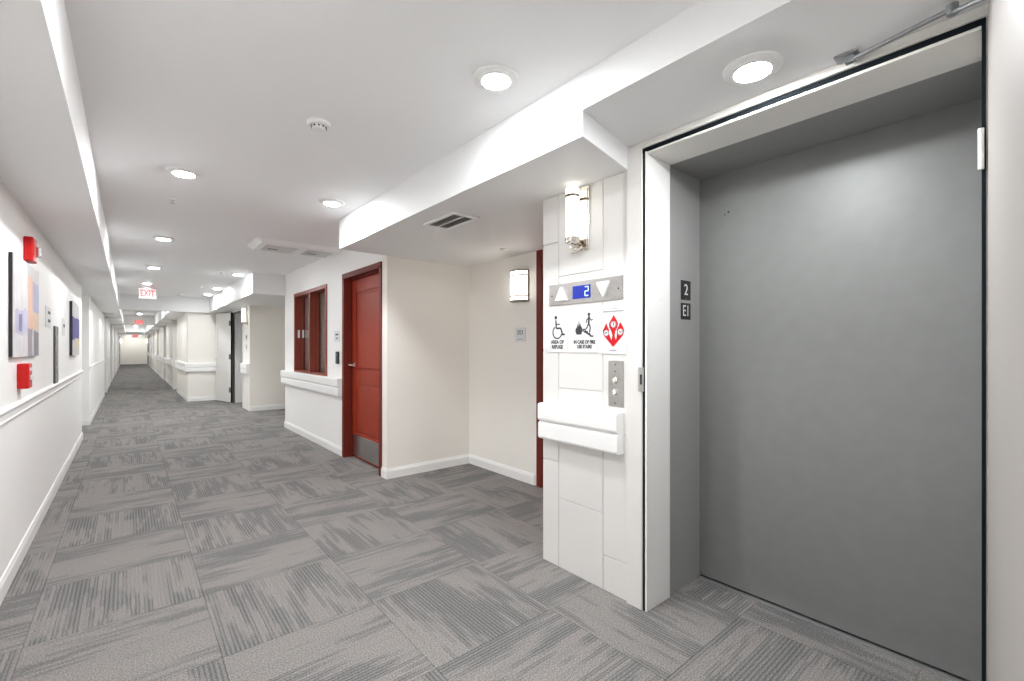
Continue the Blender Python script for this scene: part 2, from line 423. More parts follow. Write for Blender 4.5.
# ------------------------------------------------------------ elevator and its smoke-door frame
lift = sempty('door_1', (2.49, .725, 0))
def L_(o): o.matrix_parent_inverse = Matrix.Translation((-2.49, -.725, 0)); return o
L_(mb().box(2.49, 2.53, .10, 1.36, .012, 2.26).build('door_panel', 'steel_paint', lift))
m = mb(); m.box(2.165, 2.52, 1.3135, 1.36, 0, 2.262); m.box(2.156, 2.170, 1.304, 1.325, 0, 2.2475)
L_(m.build('door_jamb', 'jamb_light', lift))
L_(mb().box(2.165, 2.52, .09, .15, 0, 2.25).build('door_jamb', 'jamb_steel', lift))
m = mb(); m.box(2.165, 2.488, .15, 1.316, 2.249, 2.262)
L_(m.build('door_header', 'jamb_steel', lift))
m = mb(); m.box(2.452, 2.474, .15, 1.30, 0, .008); m.box(2.482, 2.489, .15, 1.30, 0, .004)
L_(m.build('sill', 'aluminium', lift))
L_(mb().box(2.474, 2.489, .15, 1.30, 0, .003).build('sill_groove', 'gasket', lift))
m = mb()
for (yy, zz, r) in ((1.15, 2.03, .006), (1.17, 2.02, .004)): m.cyl((2.4885, yy, zz), (2.4905, yy, zz), r, n=10)
L_(m.build('screw_hole', 'black', lift))

frame = sempty('door_2', (XW, .725, 0))
def F_(o): o.matrix_parent_inverse = Matrix.Translation((-XW, -.725, 0)); return o
# left jamb: outer casing face, gasket gap, white reveal
m = mb(); m.box(XW-.012, XW+.03, 1.322, 1.412, 0, ZE-.001, .003)
F_(m.build('casing', 'pier_paint', frame))
m = mb(); m.box(XW-.002, XW+.03, 1.308, 1.322, 0, 2.272, .001); m.box(XW-.004, XW+.03, .14, 1.336, 2.2595, 2.278, .001)
m.box(XW-.004, XW+.02, .140, .149, 0, 2.262)
F_(m.build('gasket', 'gasket', frame))
m = mb(); m.box(XW-.004, 2.155, 1.298, 1.308, 0, 2.262, .002).box(XW+.031, 2.155, 1.307, 1.329, 0, 2.26)
for z in (1.93, 1.54, .95, .42): m.cyl((XW+.12, 1.2955, z), (XW+.12, 1.2985, z), .006, n=10)
F_(m.build('jamb', 'trim_white', frame))
F_(mb().box(XW-.001, 2.165, .149, 1.306, 2.248, 2.259, .002).build('head', 'casing_paint', frame))
F_(mb().box(XW-.014, XW+.03, .10, 1.336, 2.278, ZE-.001, .003).build('header_casing', 'casing_paint', frame))
m = mb(); m.box(XW-.016, XW-.004, 1.312, 1.340, 1.08, 1.20, .002)
st = F_(m.build('strike_plate', 'brushed_nickel', frame))
m = mb(); m.box(XW-.0175, XW-.0155, 1.317, 1.329, 1.115, 1.165, .001)
q = m.build('latch_hole', 'black', st)
F_(mb().box(XW-.02, XW-.004, .143, .156, 1.83, 1.94, .002).cyl((XW-.02, .149, 1.825), (XW-.02, .149, 1.945), .007, n=12).build('hinge', 'casing_paint', frame))

# open smoke-door leaf, swung out towards the corridor just right of the camera
leafang = math.radians(6)
leaf = sempty('door_3', (XW-.012, .137, 0), leafang)
mb().box(-1.14, 0, -.045, -.002, .012, ZE-.02, .003).build('door_leaf', 'leaf_paint', leaf)
m = mb(); m.cyl((-1.07, -.09, 1.02), (-1.07, -.04, 1.02), .012, n=14); m.box(-1.07, -.96, -.10, -.085, 1.01, 1.03, .004)
m.build('lever_handle', 'chrome', leaf)
# closer: foot on the soffit, arm to the elbow, forearm back to the closer body on the leaf
cl = mb().box(-.50, -.22, -.095, -.045, 2.14, 2.20, .006).build('closer_body', 'aluminium', leaf)
def world_tube(pts, r, name, parent, mt):
    mm = leaf_inv = (Matrix.Translation((XW-.012, .137, 0)) @ Matrix.Rotation(leafang, 4, 'Z')).inverted()
    m = mb()
    for a, b in zip(pts, pts[1:]): m.cyl(mm @ Vector(a), mm @ Vector(b), r, n=12)
    return m, mm
m, mm = world_tube([(1.909, .464, 2.290), (1.838, .20, 2.284)], .0075, '', leaf, '')
m.cyl(mm @ Vector((1.838, .20, 2.296)), mm @ Vector((1.838, .20, 2.268)), .014, n=14)
m.cyl(mm @ Vector((1.838, .20, 2.274)), mm @ Vector((1.640, .030, 2.180)), .0075, n=12)
m.build('closer_arm', 'arm_steel', leaf, smooth=40)
m = mb()
R_ = Matrix.Rotation(math.radians(0), 4, 'Z')
for (a, b, c, d, e, f) in ((1.885, 1.934, .440, .505, 2.303, 2.3115), (1.898, 1.920, .450, .478, 2.282, 2.305)):
    vs_ = [mm @ Vector(p) for p in ((a,c,e),(b,c,e),(b,d,e),(a,d,e),(a,c,f),(b,c,f),(b,d,f),(a,d,f))]
    m._add(vs_, [(3,2,1,0),(4,5,6,7),(0,1,5,4),(1,2,6,5),(2,3,7,6),(3,0,4,7)])
for yy in (.442, .462, .495): m.cyl(mm @ Vector((1.928, yy, 2.303)), mm @ Vector((1.928, yy, 2.300)), .005, n=10)
m.build('closer_foot', 'arm_steel', leaf)

# black floor signs on the grey jamb
def flat_sign(name, label, cat, loc, rz, w_, h_, t=.004, m_='sign_white', group=None):
    r = thing(name, label, cat, loc, rz, group)
    mb().box(-w_/2, w_/2, -t, -.0005, -h_/2, h_/2, .0012, 1).build('plate', m_, r); return r
r = flat_sign('floor_number_sign', 'black square sign reading 2 on the grey elevator jamb', 'sign', (2.335, 1.3132, 1.61), FS, .10, .105, .003, 'black')
text('number', '2', .085, 0, 0, -.004, 'sign_white', r); text('braille', '::', .02, 0, -.045, -.004, 'sign_grey', r)
r = flat_sign('elevator_number_sign', 'black square sign reading E1 below the number 2 sign', 'sign', (2.335, 1.3132, 1.495), FS, .10, .09, .003, 'black')
text('letters', 'E1', .085, 0, 0, -.004, 'sign_white', r, sx=.85)

# ------------------------------------------------------------ red door
door = sempty('door_4', (XW, 4.91, 0))
def D_(o): o.matrix_parent_inverse = Matrix.Translation((-XW, -4.91, 0)); return o
c = .05
m = mb()
for (ya, yb) in ((DY0-.035, DY0+.018), (DY1-.018, DY1+.04)): m.box(XW-.014, XW+.16, ya, yb, 0, DZ-.01, .003)
m.box(XW-.014, XW+.16, DY0-.035, DY1+.04, DZ-.03, DZ+.03, .003)
m.box(XW+.055, XW+.075, DY1-.035, DY1-.018, 0, DZ-.03); m.box(XW+.055, XW+.16, DY0+.018, DY1-.018, DZ-.045, DZ-.03)
D_(m.build('door_frame', 'red_frame', door))
dx = XW+.085; ya, yb = DY0+.022, DY1-.022
m = mb(); m.box(dx+.012, dx+.04, ya, yb, .012, DZ-.045)
st_ = .125
m.box(dx, dx+.02, ya, ya+st_, .012, DZ-.045, .002); m.box(dx, dx+.02, yb-st_, yb, .012, DZ-.045, .002)
for (za, zb) in ((.012, .30), (.88, 1.03), (DZ-.19, DZ-.045)): m.box(dx, dx+.02, ya+st_, yb-st_, za, zb, .002)
D_(m.build('door_leaf', 'red_wood', door))
for (za, zb) in ((.32, .86), (1.05, DZ-.21)):
    m = mb(); m.box(dx+.002, dx+.018, ya+st_+.025, yb-st_-.025, za+.005, zb-.005, .010, 2)
    D_(m.build('panel', 'red_wood', door))
D_(mb().box(dx-.0025, dx-.0003, ya+.03, yb-.03, .03, .275, .001, 1).build('kick_plate', 'brushed_nickel', door))
m = mb(); hy = yb-.07
m.lathe([(.036, 0), (.036, -.010), (.028, -.015)], (dx-.0005, hy, 1.09), 20, 'x')
m.cyl((dx-.008, hy, 1.09), (dx-.06, hy, 1.09), .013, n=12); m.cyl((dx-.058, hy+.012, 1.09), (dx-.062, hy-.125, 1.088), .014, .011, n=12)
D_(m.build('lever_handle', 'chrome', door, smooth=40))
r = thing('card_reader', 'small black card reader on the wall between window and red door', 'card reader', (XW-.0005, 5.62, 1.17), FW)
mb().box(-.04, .04, -.022, 0, -.075, .075, .006).build('body', 'black', r)
mb().box(-.012, .012, -.0235, -.022, .03, .04).build('indicator', 'sign_grey', r)
r = flat_sign('room_sign', 'small white room sign above the black card reader', 'sign', (XW-.0005, 5.66, 1.43), FW, .19, .13)
text('lettering', 'OFFICE', .026, 0, .02, -.0045, 'sign_ink', r) if False else text('lettering', '■■■■', .03, 0, .022, -.0045, 'sign_grey', r) if False else None
m = mb(); m.box(-.05, .05, -.0046, -.004, .012, .032); m.box(-.035, .035, -.0046, -.004, -.030, -.016); m.build('lettering', 'sign_ink', r)

# ------------------------------------------------------------ red framed window
win = sempty('window_1', (XW, (WY0+WY1)/2, WZ0))
def W_(o): o.matrix_parent_inverse = Matrix.Translation((-XW, -(WY0+WY1)/2, -WZ0)); return o
ym = 6.77
m = mb()
m.box(XW-.012, XW+.155, WY0-.03, WY0+.02, WZ0-.03, WZ1+.03, .003); m.box(XW-.012, XW+.155, WY1-.02, WY1+.03, WZ0-.03, WZ1+.03, .003)
m.box(XW-.010, XW+.155, WY0+.02, WY1-.02, WZ1-.02, WZ1+.03, .003); m.box(XW-.016, XW+.155, WY0+.02, WY1-.02, WZ0-.035, WZ0+.02, .003)
W_(m.build('window_frame', 'red_window', win))
W_(mb().box(XW-.006, XW+.14, ym-.028, ym+.028, WZ0+.02, WZ1-.02, .003).build('mullion', 'red_window', win))
for (a, b) in ((WY0+.02, ym-.028), (ym+.028, WY1-.02)):
    W_(mb().box(XW+.142, XW+.15, a, b, WZ0+.02, WZ1-.02).build('roller_blind', 'blind', win))
    W_(mb().box(XW+.108, XW+.112, a, b, WZ0+.02, WZ1-.02).build('pane', 'clear_glass', win))
    W_(mb().box(XW+.10, XW+.12, a, a+.02, WZ0+.02, WZ1-.02).box(XW+.10, XW+.12, b-.02, b, WZ0+.02, WZ1-.02).build('sash', 'red_window', win))
W_(mb().box(XW+.03, XW+.06, WY1-.030, WY1-.0205, 1.44, 1.56, .003).build('pull', 'white_plastic', win))
W_(mb().box(XW+.085, XW+.10, WY1-.10, WY1-.06, 1.44, 1.56, .003).build('pull', 'white_plastic', win))

# ------------------------------------------------------------ red door 203 in the alcove (only its near edge shows)
d5 = sempty('door_5', (XB, 2.6, 0))
def E_(o): o.matrix_parent_inverse = Matrix.Translation((-XB, -2.6, 0)); return o
m = mb(); m.box(XB-.014, XB+.095, 3.06, 3.135, 0, ZS-.001, .003); m.box(XB-.014, XB+.095, 2.04, 3.06, 2.08, ZS-.001, .003)
E_(m.build('door_frame', 'red_frame', d5))
E_(mb().box(XB+.04, XB+.08, 2.05, 3.068, .012, 2.078).box(XB+.03, XB+.05, 2.2, 2.92, .3, .86, .008).box(XB+.03, XB+.05, 2.2, 2.92, 1.05, 1.92, .008).build('door_leaf', 'red_wood', d5))
m = mb(); m.cyl((XB+.04, 2.98, 1.09), (XB-.01, 2.98, 1.09), .010, n=12); m.cyl((XB-.01, 2.99, 1.09), (XB-.012, 2.87, 1.09), .009, n=12)
E_(m.build('lever_handle', 'chrome', d5))
r = flat_sign('room_number_sign', 'small white sign reading 203 below the half-round sconce', 'sign', (XB-.0005, 3.37, 1.42), FW, .15, .14, .008)
text('number', '203', .062, 0, .02, -.0085, 'sign_ink', r); mb().box(-.045, .045, -.0085, -.008, -.048, -.041).build('braille', 'sign_grey', r)

# ------------------------------------------------------------ sconces
def cyl_sconce(loc, label):
    r = thing('wall_sconce', label, 'wall light', loc, FW)
    mb().box(-.068, .068, -.012, 0, -.18, .175, .003).box(-.058, .058, -.016, -.012, -.17, .165, .002).build('back_plate', 'nickel_polished', r)
    m = mb(); m.lathe([(.037, -.115), (.037, .155), (.034, .162), (.004, .162)], (0, -.070, 0), 32)
    m.build('glass_shade', 'glass_lit', r, smooth=40)
    m = mb(); m.lathe([(.0385, .108), (.0385, .122)], (0, -.070, 0), 32)
    m.build('band', 'bronze_band', r, smooth=40)
    m = mb(); m.lathe([(.004, -.15), (.03, -.148), (.042, -.140), (.042, -.112), (.035, -.112)], (0, -.070, 0), 32); m.build('cup', 'nickel_polished', r, smooth=40)
    m = mb(); m.cyl((0, -.012, -.155), (0, -.070, -.155), .009, n=14); m.cyl((0, -.070, -.175), (0, -.070, -.145), .012, n=14); m.lathe([(.022, 0), (.022, -.008), (.014, -.012)], (0, -.012, -.155), 20, 'y')
    m.build('arm', 'nickel_polished', r, smooth=40)
    return r
s1 = cyl_sconce((XW-.0025, 1.725, 2.015), 'wall sconce with a lit glass tube on a nickel plate above the elevator call panel')
copy_tree(s1, (X2-.0005, 10.72, 1.93), 'small distant tube sconce on the pier right of the open white door')
r = thing('wall_sconce', 'half-round lit sconce with bronze bands high on the beige alcove wall', 'wall light', (XB-.0005, 3.37, 1.89), FW)
hw, hd = .115, .095
def arc(rw, rd, n=18): return [(-rw*math.cos(PI*i/n), -rd*math.sin(PI*i/n)) for i in range(n+1)]
def half(m, rw, rd, z0, z1):
    P = arc(rw, rd); n = len(P)
    m._add([(x, y, z0) for x, y in P]+[(x, y, z1) for x, y in P], [tuple(range(n)), tuple(range(n, 2*n))[::-1]]+[(i, i+1, n+i+1, n+i) for i in range(n-1)]+[(0, n, 2*n-1, n-1)])
    return m
half(mb(), hw-.004, hd-.004, -.142, .142).build('shade', 'shade_lit', r, smooth=40)
for z in (-.150, -.105, .093, .138): half(mb(), hw+.001, hd+.002, z, z+.013).build('band', 'bronze_band', r, smooth=40)
for sx_ in (-hw, hw): mb().box(sx_-.005, sx_+.005, -.014, 0, -.15, .15, .002).build('side_strip', 'bronze_band', r)
for (xx, lab, rz) in ((XL+.0005, 'tiny far sconce beside the left end of the end wall', FE), (XF-.0005, 'tiny far sconce beside the right end of the end wall', FW)):
    copy_tree(r, (xx, 44.2, 1.75), lab, rz)

# ------------------------------------------------------------ call panel, signs and key station on the pier
r = thing('hall_call_panel', 'stainless panel with two arrow lenses and a blue floor display above three signs', 'elevator indicator', (XW-.0025, 1.706, 1.608), FW)
mb().box(-.268, .268, -.006, 0, -.062, .062, .0015, 1).build('plate', 'brushed_nickel', r)
mb().prism([(-.205, -.037), (-.115, -.037), (-.160, .040)], -.022, -.005).build('up_lens', 'white_plastic', r)
mb().prism([(.105, .040), (.195, .040), (.150, -.040)], -.022, -.005).build('down_lens', 'white_plastic', r)
dsp = mb().box(-.075, .055, -.009, -.005, -.036, .037, .001, 1).build('display', 'lcd_blue', r)
m = mb(); a = .0095
for (p, q) in (((.018, .026), (.042, .026)), ((.042, .026), (.042, .002)), ((.042, .002), (.018, .002)), ((.018, .002), (.018, -.023)), ((.018, -.023), (.042, -.023))):
    m.stroke([p, q], .006, -.0100, -.0088)
m.build('digit', 'lcd_digit', dsp)
for x in (-.243, .243): mb().cyl((x, -.0075, -.005), (x, -.005, -.005), .005, n=10).build('screw', 'screw_dark', r)

def circ(cx, cz, rad, a0, a1, n=16): return [(cx+rad*math.cos(math.radians(a0+(a1-a0)*i/n)), cz+rad*math.sin(math.radians(a0+(a1-a0)*i/n))) for i in range(n+1)]
yi0, yi1 = -.0052, -.0038
# 1: wheelchair
r = flat_sign('refuge_sign', 'white AREA OF REFUGE sign with a wheelchair figure', 'sign', (XW-.0025, 1.906, 1.392), FW, .168, .248)
m = mb()
m.prism(circ(-.012, .082, .0105, 0, 360, 18)[:-1], yi0, yi1)
m.stroke([(-.012, .066), (-.008, .018), (.028, .018), (.044, -.022), (.060, -.016)], .010, yi0, yi1)
m.stroke([(-.009, .042), (.022, .042)], .007, yi0, yi1)
m.stroke(circ(.000, -.006, .036, 120, 345, 22), .0075, yi0, yi1)
m.build('wheelchair_symbol', 'sign_ink', r)
text('lettering', 'AREA OF\nREFUGE', .029, 0, -.078, -.0042, 'sign_ink', r, sx=.9, off=.0012)
# 2: stairs
r = flat_sign('fire_stairs_sign', 'white IN CASE OF FIRE USE STAIRS sign with a walking figure', 'sign', (XW-.0025, 1.697, 1.392), FW, .180, .248)
m = mb()
m.prism([(-.056, -.022), (-.066, -.002), (-.060, .022), (-.054, .010), (-.052, .040), (-.044, .020), (-.040, .056), (-.032, .024), (-.028, .040), (-.022, .014), (-.018, .024), (-.014, -.002), (-.022, -.022)], yi0, yi1)
m.build('flame_symbol', 'sign_ink', r)
m = mb(); m.stroke([(-.012, .006), (.008, .006), (.008, -.006), (.024, -.006), (.024, -.018), (.042, -.018), (.042, -.032), (.066, -.032)], .007, yi0, yi1)
m.stroke([(-.012, .000), (.060, -.036)], .007, yi0, yi1)
m.build('stairs_symbol', 'sign_ink', r)
m = mb(); m.prism(circ(.034, .088, .0095, 0, 360, 16)[:-1], yi0, yi1)
m.stroke([(.034, .078), (.032, .038)], .013, yi0, yi1); m.stroke([(.034, .072), (.052, .054), (.060, .060)], .006, yi0, yi1); m.stroke([(.034, .072), (.016, .056), (.014, .040)], .006, yi0, yi1)
m.stroke([(.032, .040), (.044, .016), (.038, -.012)], .008, yi0, yi1); m.stroke([(.032, .040), (.022, .018), (.012, .008)], .008, yi0, yi1)
m.build('walking_figure', 'sign_ink', r)
text('lettering', 'IN CASE OF FIRE\nUSE STAIRS', .026, 0, -.078, -.0042, 'sign_ink', r, sx=.82, off=.0012)
# 3: red flames
r = flat_sign('evacuation_sign', 'white sign with three red flame shapes beside the open jamb', 'sign', (XW-.0025, 1.499, 1.392), FW, .168, .258)
m = mb()
m.prism([(.004, .076), (.022, .050), (.032, .030), (.026, .008), (.014, -.010), (.010, -.035), (.018, -.060), (.000, -.092), (-.012, -.060), (-.004, -.030), (-.014, -.005), (-.026, .012), (-.026, .034), (-.010, .056)], yi0+.0005, yi1)
m.prism([(-.045, .036), (-.036, .016), (-.026, -.002), (-.026, -.024), (-.016, -.046), (-.002, -.074), (-.002, -.090), (-.040, -.052), (-.062, -.030), (-.068, -.006), (-.056, .014)], yi0, yi1)
m.prism([(.045, .038), (.062, .014), (.070, -.006), (.064, -.030), (.040, -.054), (.002, -.090), (.003, -.074), (.022, -.046), (.026, -.024), (.024, -.002), (.036, .018)], yi0, yi1)
m.build('flame_symbol', 'sign_red', r)
m = mb()
for cx, cz in ((.002, .026), (-.044, -.018), (.046, -.014)): m.prism(circ(cx, cz, .0175, 0, 360, 20)[:-1], -.0060, -.005)
fd = m.build('flame_disc', 'sign_white', r)
for (cx, cz), ln in (((.002, .026), [(.002, .036), (.006, .026), (.000, .018)]), ((-.044, -.018), [(-.054, -.020), (-.036, -.014)]), ((.046, -.014), [(.038, -.012), (.054, -.016)])):
    mb().stroke(circ(cx, cz, .0155, 0, 360, 20), .0022, -.0066, -.0058).stroke(ln, .005, -.0066, -.0058).build('disc_mark', 'sign_ink', r)
for b_ in ((-.030, .030, .106, .110), (-.066, .066, .092, .099), (-.022, .022, -.112, -.106)): mb().box(b_[0], b_[1], yi0, yi1, b_[2], b_[3]).build('small_print', 'sign_grey', r)
# key / call station
r = thing('call_station', 'narrow stainless call plate with two round buttons above the short crash rail', 'elevator button', (XW-.0025, 1.483, 1.108), FW)
mb().box(-.048, .048, -.005, 0, -.120, .120, .0015, 1).build('plate', 'brushed_nickel', r)
for z in (.018, -.042):
    b = mb().lathe([(.017, 0), (.017, -.004), (.012, -.007), (.001, -.007)], (-.002, -.005, z), 20, 'y').build('button', 'nickel_polished', r, smooth=40)
    mb().lathe([(.010, 0), (.010, -.003), (.001, -.003)], (-.002, -.012, z), 16, 'y').build('button_face', 'white_plastic', b, smooth=40)
for z in (.10, -.10, .065): mb().cyl((-.002, -.0065, z), (-.002, -.004, z), .004, n=8).build('screw', 'screw_dark', r)

# ------------------------------------------------------------ left wall things
art('art_large', [(0, 0, 0, 0, (.62, .60, .60)), (-.42, -.16, -.02, .4, (.66, .65, .65)), (-.42, -.16, -.16, -.02, (.50, .47, .60)), (-.30, -.20, -.14, -.04, (.20, .18, .38)), (-.16, .0, -.02, .4, (.74, .72, .72)), (-.14, .02, -.14, .0, (.55, .55, .72)),
                  (.02, .20, -.12, .22, (.78, .50, .36)), (.20, .5, .0, .2, (.45, .45, .62)), (.20, .5, -.12, .0, (.74, .56, .42)), (.0, .18, -.4, -.12, (.36, .30, .34)), (.24, .5, -.4, -.13, (.24, .22, .26)), (-.42, .0, -.4, -.16, (.68, .66, .67))])
art('art_tall', [(0, 0, 0, 0, (.64, .61, .62)), (-.5, .5, -.13, .13, (.10, .09, .30)), (-.2, .4, -.20, -.11, (.70, .60, .42)), (-.5, .5, -.4, -.20, (.62, .60, .56))])
r = thing('wall_art', 'large unframed canvas of grey, lavender and peach blocks under the red strobe', 'painting', (XL+.0005, 4.17, 1.535), FE)
mb().box(-.455, .455, -.016, 0, -.290, .290, .001, 1).build('stretcher', 'black', r)
mb().box(-.46, .46, -.020, -.016, -.294, .294, .001, 1).build('canvas', 'art_large', r)
r = thing('wall_art', 'narrower unframed canvas with a dark blue block near the recess corner', 'painting', (XL+.0005, 7.50, 1.51), FE)
mb().box(-.42, .42, -.024, 0, -.305, .305, .002, 1).build('stretcher', 'black', r)
mb().box(-.425, .425, -.029, -.024, -.308, .308, .001, 1).build('canvas', 'art_tall', r)
r = thing('fire_strobe', 'red fire alarm horn strobe above the large canvas', 'fire alarm', (XL+.0005, 4.25, 1.92), FE)
mb().box(-.075, .075, -.045, 0, -.075, .08, .008).build('housing', 'alarm_red', r)
m = mb()
for i in range(6): m.box(-.06, .02, -.048, -.044, -.05+i*.02, -.043+i*.02)
m.build('grille', 'alarm_red', r)
mb().box(.028, .062, -.068, -.044, -.035, .035, .008).build('lens', 'chrome', r)
r = thing('fire_pull_station', 'red fire alarm pull station below the large canvas', 'fire alarm', (XL+.0005, 4.02, 1.125), FE)
mb().box(-.062, .062, -.05, 0, -.075, .075, .006).build('housing', 'alarm_red', r)
mb().box(-.035, .035, -.060, -.049, -.025, .005, .004).build('pull_bar', 'sign_white', r)
mb().box(-.04, .04, -.0515, -.0498, .03, .05).build('lettering', 'sign_white', r)
r = flat_sign('room_sign', 'white wall sign with two dark bars right of the large canvas', 'sign', (XL+.0005, 5.30, 1.545), FE, .30, .165)
mb().box(-.02, .12, -.0052, -.004, .025, .048).box(-.02, .12, -.0052, -.004, -.042, -.018).build('lettering', 'sign_ink', r)
r = flat_sign('room_sign', 'smaller white wall sign with one dark bar left of the blue canvas', 'sign', (XL+.0005, 6.45, 1.50), FE, .24, .17)
mb().box(-.04, .10, -.0052, -.004, .0, .03).build('lettering', 'sign_ink', r)
mat('map_print', (.22, .22, .21), .5, noise=.75, nscale=34)
r = thing('notice_frame', 'tall grey mottled notice holder between the two wall signs', 'notice', (XL+.0005, 5.78, 1.215), FE)
mb().box(-.115, .115, -.012, 0, -.27, .27, .002, 1).build('frame', 'dark_steel', r)
mb().box(-.100, .100, -.0135, -.012, .01, .255).box(-.100, .100, -.0135, -.012, -.255, -.01).build('notice', 'map_print', r)

# ------------------------------------------------------------ ceiling things
def downlight(loc, label):
    r = thing('downlight', label, 'ceiling light', loc)
    mb().lathe([(.100, 0), (.098, -.006), (.082, -.014), (.062, -.017), (.059, -.013), (.057, -.006), (.001, -.006)], (0, 0, 0), 40).build('trim_ring', 'white_plastic', r, smooth=35)
    mb().lathe([(.0585, -.0125), (.057, -.0165), (.045, -.020), (.001, -.0215)], (0, 0, 0), 40).build('lens', 'lens_lit', r, smooth=35)
    return r
G = 'recessed downlights along the corridor ceiling'
Z = ZC-.0005
dl = downlight((1.225, 1.573, Z), 'largest round downlight on the main ceiling, left of the beam over the elevator'); dl['group'] = G
for x, y, lab in ((.282, 3.76, 'left-hand round downlight in front of the twin sprinkler head'), (1.257, 3.77, 'round downlight beside the free end of the near beam'),
                  (.285, 6.17, 'left-row downlight second behind the sprinkler head'), (.28, 8.5, 'left-row downlight third from the camera'),
                  (1.34, 8.45, 'right-row downlight beside the near end of the far beam'), (.252, 10.7, 'left-row downlight just above the first EXIT sign'),
                  (1.34, 10.72, 'right-row downlight midway along the far beam'), (1.34, 12.1, 'right-row downlight closest to the first cross beam'),
                  (.28, 1.45, 'left-row downlight nearest the camera, at the top of the picture'),
                  (.28, -.9, 'left-row downlight behind the camera'), (1.225, -.9, 'right-row downlight behind the camera'), (.28, -2.6, 'rearmost left-row downlight, well behind the camera'), (1.225, -2.6, 'rearmost right-row downlight, well behind the camera')):
    copy_tree(dl, (x, y, Z), lab)
for y, lab in ((14.4, 'first added fill downlight hidden past the first cross beam'), (20.6, 'visible downlight between the first and second cross beams'), (16.7, 'second added fill downlight hidden past the first cross beam'), (23.4, 'first added fill downlight past the second cross beam'), (26.6, 'second added fill downlight past the second cross beam'), (32.4, 'added fill downlight just before the third cross beam'), (29.8, 'downlight midway between second and third cross beams'),  # most of these lamps are added, to brighten the far corridor
               (35.0, 'first downlight past the third cross beam'), (38.5, 'added fill downlight, second past the third cross beam'), (44.0, 'farthest downlight near the end wall')):
    copy_tree(dl, (.28, y, Z), lab)
copy_tree(dl, (1.735, .715, ZE-.0005), 'round downlight in the soffit directly above the elevator opening')

r = thing('smoke_detector', 'round white smoke detector alone on the near ceiling', 'smoke detector', (.761, 2.482, Z))
mb().lathe([(.058, 0), (.058, -.010), (.050, -.018), (.001, -.018)]).build('base', 'white_plastic', r, smooth=35)
m = mb(); m.lathe([(.034, -.0175), (.034, -.030), (.026, -.036), (.001, -.036)]); m.build('chamber', 'white_plastic', r, smooth=35)
m = mb()
for i in range(10):
    a = 2*PI*i/10; m.box(.0345*math.cos(a)-.004, .0345*math.cos(a)+.004, .0345*math.sin(a)-.004, .0345*math.sin(a)+.004, -.028, -.021)
m.build('vent_slot', 'grille_shadow', r)
copy_tree(r, (.88, 12.5, Z), 'small smoke detector to the right of the first EXIT sign')
copy_tree(r, (.21, 19.6, Z), 'tiny smoke detector past the first cross beam')
def sprinkler(loc, label, k=1):
    r = thing('sprinkler_head', label, 'sprinkler', loc)
    mb().lathe([(.028*k, 0), (.026*k, -.006), (.001, -.006)], n=24).build('escutcheon', 'white_plastic', r, smooth=35)
    m = mb(); m.cyl((0, 0, -.006), (0, 0, -.022), .007); m.lathe([(.016, -.034), (.016, -.036)], n=16)
    m.box(-.012, -.009, -.002, .002, -.034, -.010); m.box(.009, .012, -.002, .002, -.034, -.010)
    m.build('deflector', 'aluminium', r); return r
sp = sprinkler((.265, 4.5, Z), 'sprinkler head behind the nearest left downlight')
copy_tree(sp, (1.10, 8.35, Z), 'sprinkler head left of the first right-row downlight at the far beam')
copy_tree(sp, (1.08, 10.6, Z), 'sprinkler head left of the downlight midway along the far beam')
r = thing('sprinkler_head', 'flat concealed sprinkler disc in the alcove soffit above the half-round sconce', 'sprinkler', (2.64, 3.28, ZS-.0005))
mb().lathe([(.036, 0), (.036, -.006), (.030, -.010), (.001, -.010)]).build('cover_plate', 'aluminium', r, smooth=35)

def register(loc, label, lx, ly, nslat, border=.028, rz=0, name='air_register'):
    r = thing(name, label, 'vent', loc, rz)
    m = mb(); b = border
    m.box(-lx, lx, -ly, -ly+b, -.012, 0, .003); m.box(-lx, lx, ly-b, ly, -.012, 0, .003)
    m.box(-lx, -lx+b, -ly+b, ly-b, -.012, 0, .003); m.box(lx-b, lx, -ly+b, ly-b, -.012, 0, .003); m.box(-.006, .006, -ly+b, ly-b, -.010, 0)
    m.build('frame', 'white_plastic', r)
    mb().box(-lx+b, lx-b, -ly+b, ly-b, -.002, 0).build('duct_opening', 'grille_shadow', r)
    m = mb()
    for i in range(nslat):
        x = -lx+b+(2*lx-2*b)*(i+.5)/nslat
        m._add([(x-.006, -ly+b, -.010), (x+.004, -ly+b, -.002), (x+.004, ly-b, -.002), (x-.006, ly-b, -.010), (x-.005, -ly+b, -.0105), (x+.005, -ly+b, -.0025), (x+.005, ly-b, -.0025), (x-.005, ly-b, -.0105)],
               [(0,1,2,3),(4,5,6,7),(0,1,5,4),(1,2,6,5),(2,3,7,6),(3,0,4,7)])
    m.build('slat', 'aluminium', r); return r
register((1.755, 2.78, ZS-.0005), 'rectangular louvred air register in the soffit between beam and alcove', .11, .20, 16)
register((-.40, 15.6, 2.1645), 'small air register in the left soffit far down the corridor', .14, .20, 10)
